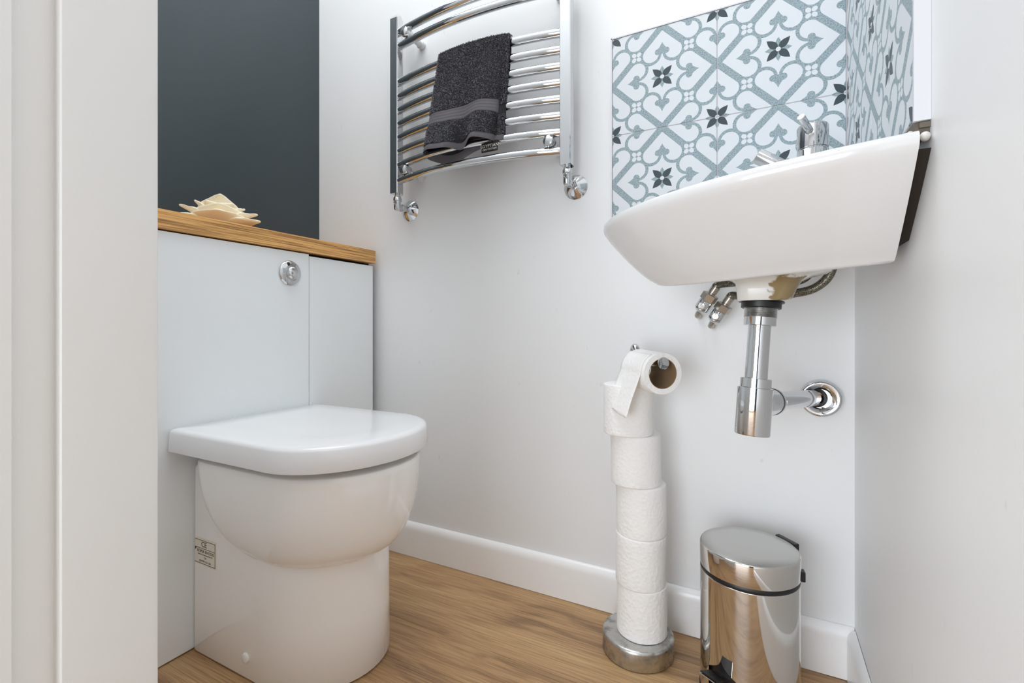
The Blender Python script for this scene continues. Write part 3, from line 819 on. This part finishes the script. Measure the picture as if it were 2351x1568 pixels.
seg('collar_nut', 'chrome', [(0.0225, 0.119), (0.0238, 0.121), (0.0238, 0.183), (0.0225, 0.186)])
seg('inlet_pipe', 'chrome', [(0.0168, 0.180), (0.0168, 0.60)])
seg('collar_nut', 'chrome', [(0.0215, 0.578), (0.0228, 0.581), (0.0228, 0.652), (0.0215, 0.654)])
seg('cup', 'chrome', [(0.0240, 0.646), (0.0262, 0.650), (0.0264, 0.99), (0.0255, 0.998), (0.022, 1.0)])
A0 = T0+tax*0.765; A1 = Vector((0.103, YB, 0.556)); ad = (A1-A0).normalized()
def seg2(name, mat, prof, n=36, angle=35):
    return MB().lathe(A0, ad, prof, n).build(name, M[mat], trap, angle=angle)
LL = (A1-A0).length
seg2('union_nut', 'chrome', [(0.0165, 0.020), (0.0215, 0.026), (0.0225, 0.058), (0.0225, 0.063)])
seg2('union_seal', 'black', [(0.0215, 0.0628), (0.0229, 0.0632), (0.0229, 0.0670), (0.0215, 0.0675)])
seg2('union_collar', 'chrome', [(0.0215, 0.0670), (0.0231, 0.069), (0.0231, 0.076), (0.0190, 0.085), (0.0168, 0.092)])
seg2('outlet_pipe', 'chrome', [(0.0162, 0.062), (0.0162, LL-0.004)])
MB().lathe((A1.x, YB-0.0004, A1.z), (0, -1, 0), [(0.036, 0), (0.036, 0.022), (0.0352, 0.0245), (0.0335, 0.0258), (0.030, 0.0262), (0.023, 0.0225), (0.0195, 0.0205), (0.0195, 0.012)], 48).build('wall_flange', M['chrome'], trap, angle=35)
MB().lathe(A1-ad*0.026, ad, [(0.0163, 0), (0.0188, 0.001), (0.0188, 0.010)], 36).build('flange_seal', M['black'], trap)

# ------------------------------------------------------------------ flexible hoses with isolating valves
def hose(V0, vdir, path, label):
    th = thing('flexible_hose', V0, label, 'hose', 'hoses under the basin')
    vdir = Vector(vdir).normalized()
    b_ = MB(); b_.lathe(V0, vdir, [(0.005, -0.004), (0.0115, 0), (0.0145, 0.004), (0.0145, 0.024), (0.0130, 0.027)], 28)
    vo = b_.build('isolating_valve', M['chrome'], th, angle=35)
    fd = Vector((-0.15, -1, -0.05)).normalized()
    q = V0+vdir*0.013+fd*0.0128
    MB().lathe(q, fd, [(0.0082, 0), (0.0082, 0.003), (0.0064, 0.0036), (0.0062, 0.0016), (0.0030, 0.0016), (0.0028, 0.0026), (0.0004, 0.0026)], 24).build('valve_screw', M['chrome_dull'], vo)
    MB().lathe(V0+vdir*0.026, vdir, [(0.0155, 0), (0.0170, 0.001), (0.0170, 0.015), (0.0155, 0.016)], 6).build('hex_nut', M['brass'], th, angle=20)
    MB().lathe(V0+vdir*0.041, vdir, [(0.0080, 0), (0.0080, 0.004), (0.0092, 0.005), (0.0092, 0.019)], 20).build('ferrule', M['brass'], th)
    st_ = V0+vdir*0.059
    MB().tube(spline([st_-vdir*0.004, st_+vdir*0.006]+[Vector(q_) for q_ in path], 8), 0.0082, 14).build('braided_tube', M['braid'], th)
    # copper stub back to the wall
    MB().tube(spline([V0+vdir*0.004, V0-vdir*0.008+Vector((0, 0.006, 0)), V0-vdir*0.013+Vector((0, 0.018, 0)), Vector((V0.x-vdir.x*0.013, YB-0.001, V0.z-vdir.z*0.013))], 6), 0.0060, 14).build('pipe_stub', M['brass'], th)
hose(P3(1607, 713, 1.030), (0.56, -0.18, 0.82), [P3(1676, 650, 1.0), P3(1705, 648, 0.97), P3(1770, 650, 0.95), P3(1830, 645, 0.91), P3(1858, 628, 0.89), P3(1866, 598, 0.88)],
     'upper left braided hose and isolating valve under the basin')
hose(P3(1638, 737, 1.020), (0.56, -0.18, 0.82), [P3(1702, 680, 0.99), P3(1735, 678, 0.955), P3(1800, 676, 0.93), P3(1856, 667, 0.90), P3(1890, 648, 0.885), P3(1908, 622, 0.875), P3(1912, 590, 0.870)],
     'braided hose and isolating valve nearest the bottle trap')

# ------------------------------------------------------------------ toilet roll stand
SXY = Vector((-0.240, 1.043, 0))
stand = thing('toilet_roll_stand', SXY, 'freestanding metal toilet roll stand with round weighted base', 'stand')
MB().lathe(SXY+Vector((0, 0, 0.0015)), (0, 0, 1), [(0.0735, 0), (0.0752, 0.003), (0.0752, 0.0345), (0.0746, 0.0380), (0.0728, 0.0404), (0.0700, 0.0416), (0.066, 0.0421), (0.010, 0.0425)], 64).build('base', M['steel_worn'], stand)
F_C = P3(1522, 858, 0.930)
R_C = Vector((-0.2365, 1.036, F_C.z+0.002))
adir = (F_C-R_C).normalized()
ZA = F_C.z+0.0200
def SP(d, z): return Vector((SXY.x+adir.x*d, SXY.y+adir.y*d, z))
end = Vector((F_C.x, F_C.y, ZA))
neck = [SP(0, 0.040), SP(0, 0.30), SP(0, 0.565), SP(-0.010, F_C.z-0.016), SP(-0.020, F_C.z+0.010), SP(-0.021, F_C.z+0.036), SP(-0.014, F_C.z+0.047), SP(-0.006, F_C.z+0.040),
        SP(0.0, F_C.z+0.026), SP(0.012, ZA), SP(0.05, ZA), end+adir*0.002]
MB().tube(spline(neck, 8), 0.0080, 18).build('post', M['chrome'], stand)
MB().lathe(end-adir*0.001, adir, [(0.004, 0), (0.0118, 0.0004), (0.0126, 0.002), (0.0118, 0.0038), (0.003, 0.0044)], 32).build('arm_stop', M['chrome'], stand)

def make_roll(label):
    """standing roll, origin at the middle of its bottom"""
    th = thing('toilet_roll', (0, 0, 0), label, 'toilet roll', 'toilet rolls stacked on the stand')
    n = 56; prof = [(0.0235, 0.001), (0.0515, 0.0), (0.0524, 0.0008), (0.0527, 0.003)]+[(0.0527, 0.003+0.1*i/8) for i in range(1, 9)]+[(0.0524, 0.1052), (0.0515, 0.106), (0.0235, 0.105)]
    mb = MB(); rings_ = []
    for r_, h in prof:
        rings_.append([Vector((cos(2*pi*i/n), sin(2*pi*i/n), 0))*(r_*(1+0.006*noise.noise((cos(2*pi*i/n)*2, sin(2*pi*i/n)*2, h*12))))+Vector((0, 0, h)) for i in range(n)])
    rings_.append(rings_[0]); mb.loft(rings_, False, False)
    mb.build('paper', M['tissue'], th, angle=50)
    mb = MB(); mb.lathe((0, 0, 0.0005), (0, 0, 1), [(0.0232, 0), (0.0222, 0), (0.0222, 0.1045), (0.0232, 0.1045), (0.0232, 0)], 32, False, False)
    mb.build('core', M['card'], th)
    return th
def copy_thing(th, label):
    c = th.copy(); COL.objects.link(c); c['label'] = label
    for ch in th.children:
        d = ch.copy(); COL.objects.link(d); d.parent = c
    return c
labels = ['lowest toilet roll of the stack, standing on the round metal base', 'second toilet roll up from the metal base of the stand',
          'middle toilet roll of the upright stack of five on the stand', 'toilet roll directly below the topmost roll of the stack', 'topmost upright toilet roll of the stack, behind the hanging sheet']
roll = make_roll(labels[0])
Rv = Vector((0.885, 0.4655, 0))
zc = 0.0445
for i, (off_, rz, tl) in enumerate(((0.0085, 0.3, (0, 0)), (0.0055, 1.7, (0.012, -0.01)), (0.0075, 2.9, (-0.008, 0.012)), (-0.0040, 4.0, (0.012, 0.010)), (-0.0205, 5.2, (0.0, 0.0)))):
    o = roll if i == 0 else copy_thing(roll, labels[i])
    p_ = SXY+Rv*off_; o.location = (p_.x, p_.y, zc); o.rotation_euler = (tl[0], tl[1], rz); zc += 0.1068
# part-used roll on the arm, with a sheet hanging down
hr = thing('toilet_roll', (F_C+R_C)/2, 'part-used toilet roll hung on the arm with its sheet hanging down', 'toilet roll')
LR = (F_C-R_C).length
mb = MB(); mb.lathe(R_C, adir, [(0.0300, 0), (0.0405, 0), (0.0417, 0.002), (0.0417, LR-0.003), (0.0405, LR), (0.0300, LR), (0.0300, 0)], 64, False, False)
mb.build('paper', M['tissue'], hr, angle=50)
mb = MB(); mb.lathe(R_C, adir, [(0.0300, 0.0005), (0.0288, 0.0005), (0.0288, LR-0.0005), (0.0300, LR-0.0005)], 56, False, False)
mb.build('core', M['card'], hr)
# sheet: leaves the roll near its top and falls on the left side
side = Vector((-adir.y, adir.x, 0)).normalized()
if side.dot(Vector((-1, 0, 0))) < 0: side = -side
rows_ = []
for i in range(34):
    if i < 16:
        a = radians(62)-i/15*radians(62); r_ = 0.0423+0.0004*i/15
        o_ = side*(r_*cos(a))+Vector((0, 0, r_*sin(a)))
    else:
        k = (i-15)/18; o_ = side*(0.0427+0.024*k)-adir*0.016*k+Vector((0, 0, -0.080*k))
    row = []
    for j in range(14):
        f_ = j/13; s_len = LR*(0.02+0.90*f_)
        k = max(0, (i-15)/18)
        wv_ = side*(0.0012*sin(f_*7+i*0.3)*k)
        dz = Vector((0, 0, -0.010*k*f_+0.0008*(j % 2)*(1 if i == 33 else 0)))
        row.append(R_C+adir*s_len+o_+wv_+dz)
    rows_.append(row)
mb = MB(); mb.loft(rows_, False, False, closed=False)
o = mb.build('hanging_sheet', M['tissue'], hr, angle=180)
md = o.modifiers.new('solid', 'SOLIDIFY'); md.thickness = 0.0006; md.offset = 1

# ------------------------------------------------------------------ pedal bin
BC = Vector((-0.0240, 1.006, 0)); BR = 0.0850
pbin = thing('pedal_bin', BC, 'small round polished steel pedal bin with black rim below the basin', 'bin')
ped = Vector((-0.50, -0.866, 0)).normalized(); pa = math.atan2(ped.y, ped.x)
MB().lathe(BC+Vector((0, 0, 0.0012)), (0, 0, 1), [(0.080, 0), (0.0862, 0.001), (0.0866, 0.010), (0.0852, 0.012)], 64).build('base_ring', M['black'], pbin)
# body with a slot for the pedal
mb = MB(); n = 240
def slot(j):
    d_ = abs(j-n/2); return 0.0995-0.024*(d_/13)**0.62 if d_ <= 13 else None
hs = [0.012, 0.040, None, 0.108, 0.15, 0.20, 0.2375]
vs = []
for h in hs:
    for j in range(n):
        a = pa+2*pi*j/n+pi; hh = h if h is not None else (slot(j) or 0.060)
        vs.append(BC+Vector((BR*cos(a), BR*sin(a), hh)))
fs = []
for i in range(len(hs)-1):
    for j in range(n):
        k = (j+1) % n
        if i == 1 and slot(j) and slot(k): continue
        fs.append((i*n+j, i*n+k, (i+1)*n+k, (i+1)*n+j))
mb.add(vs, fs); mb.lathe(BC+Vector((0, 0, 0.2375)), (0, 0, 1), [(BR, 0), (BR-0.001, 0.0015), (BR-0.004, 0.002)], 240, False, False)
mb.build('body', M['steel'], pbin, angle=60)
MB().lathe(BC+Vector((0, 0, 0.012)), (0, 0, 1), [(0.02, 0.001), (0.0800, 0.001), (0.0805, 0.222), (0.0785, 0.222), (0.078, 0.006), (0.02, 0.005)], 64).build('inner_bucket', M['black'], pbin)
MB().lathe(BC+Vector((0, 0, 0.2385)), (0, 0, 1), [(0.078, -0.004), (0.0830, -0.003), (0.0848, 0.001), (0.0850, 0.0055), (0.0838, 0.0088), (0.078, 0.0088)], 96).build('rim', M['black'], pbin)
mb = MB(); mb.lathe(BC+Vector((0, 0, 0.2475)), (0, 0, 1), [(0.080, 0), (0.0853, 0.0), (0.0856, 0.001), (0.0856, 0.037), (0.0850, 0.0395), (0.0835, 0.0405)], 96, True, False)
ld = mb.build('lid', M['steel'], pbin, angle=50)
MB().lathe(BC+Vector((0, 0, 0.2475)), (0, 0, 1), [(0.0835, 0.0402), (0.0825, 0.0412), (0.06, 0.0432), (0.03, 0.0442), (0.001, 0.0445)], 96, False, True).build('lid_top', M['steel_brushed'], ld, angle=50)
# rear hinge block and carrying loop ends
hd = Vector((0.735, 0.678, 0)); ht = Vector((-hd.y, hd.x, 0))
def oriented(mb, c, ex, ey, hx, hy, z0_, z1_):
    mb.add([c+ex*a*hx+ey*b*hy+Vector((0, 0, z)) for z in (z0_, z1_) for b in (-1, 1) for a in (-1, 1)],
           [(0, 2, 3, 1), (4, 5, 7, 6), (0, 1, 5, 4), (2, 6, 7, 3), (0, 4, 6, 2), (1, 3, 7, 5)]); return mb
oriented(MB(), BC+hd*(BR+0.004), hd, ht, 0.0055, 0.024, 0.225, 0.2895).build('hinge', M['black'], pbin, smooth=False, bevel=0.002)
hg = Vector((0.99, 0.12, 0)).normalized()
oriented(MB(), BC+hg*(BR+0.0035), hg, Vector((-hg.y, hg.x, 0)), 0.0040, 0.008, 0.238, 0.256).build('handle_lug', M['black'], pbin, smooth=False, bevel=0.0015)
# pedal
pt = Vector((-ped.y, ped.x, 0))
mb = MB(); c = BC+ped*(BR+0.018)
mb.add([BC+ped*(BR-0.02)+pt*0.010+Vector((0, 0, 0.070)), BC+ped*(BR-0.02)-pt*0.010+Vector((0, 0, 0.070)), BC+ped*(BR+0.006)-pt*0.018+Vector((0, 0, 0.074)), BC+ped*(BR+0.006)+pt*0.018+Vector((0, 0, 0.074)),
        BC+ped*(BR+0.036)-pt*0.018+Vector((0, 0, 0.084)), BC+ped*(BR+0.036)+pt*0.018+Vector((0, 0, 0.084))], [(0, 1, 2, 3), (3, 2, 4, 5)])
pd = mb.build('pedal', M['steel'], pbin, smooth=False)
md = pd.modifiers.new('solid', 'SOLIDIFY'); md.thickness = 0.002; md.offset = -1
mb = MB(); mb.add([BC+ped*(BR+0.007)+pt*s_*0.017+Vector((0, 0, 0.0768)) for s_ in (1, -1)]+[BC+ped*(BR+0.035)+pt*s_*0.017+Vector((0, 0, 0.0862)) for s_ in (-1, 1)], [(0, 1, 2, 3)])
o = mb.build('foot_pad', M['black'], pd, smooth=False)
md = o.modifiers.new('solid', 'SOLIDIFY'); md.thickness = 0.002; md.offset = 0
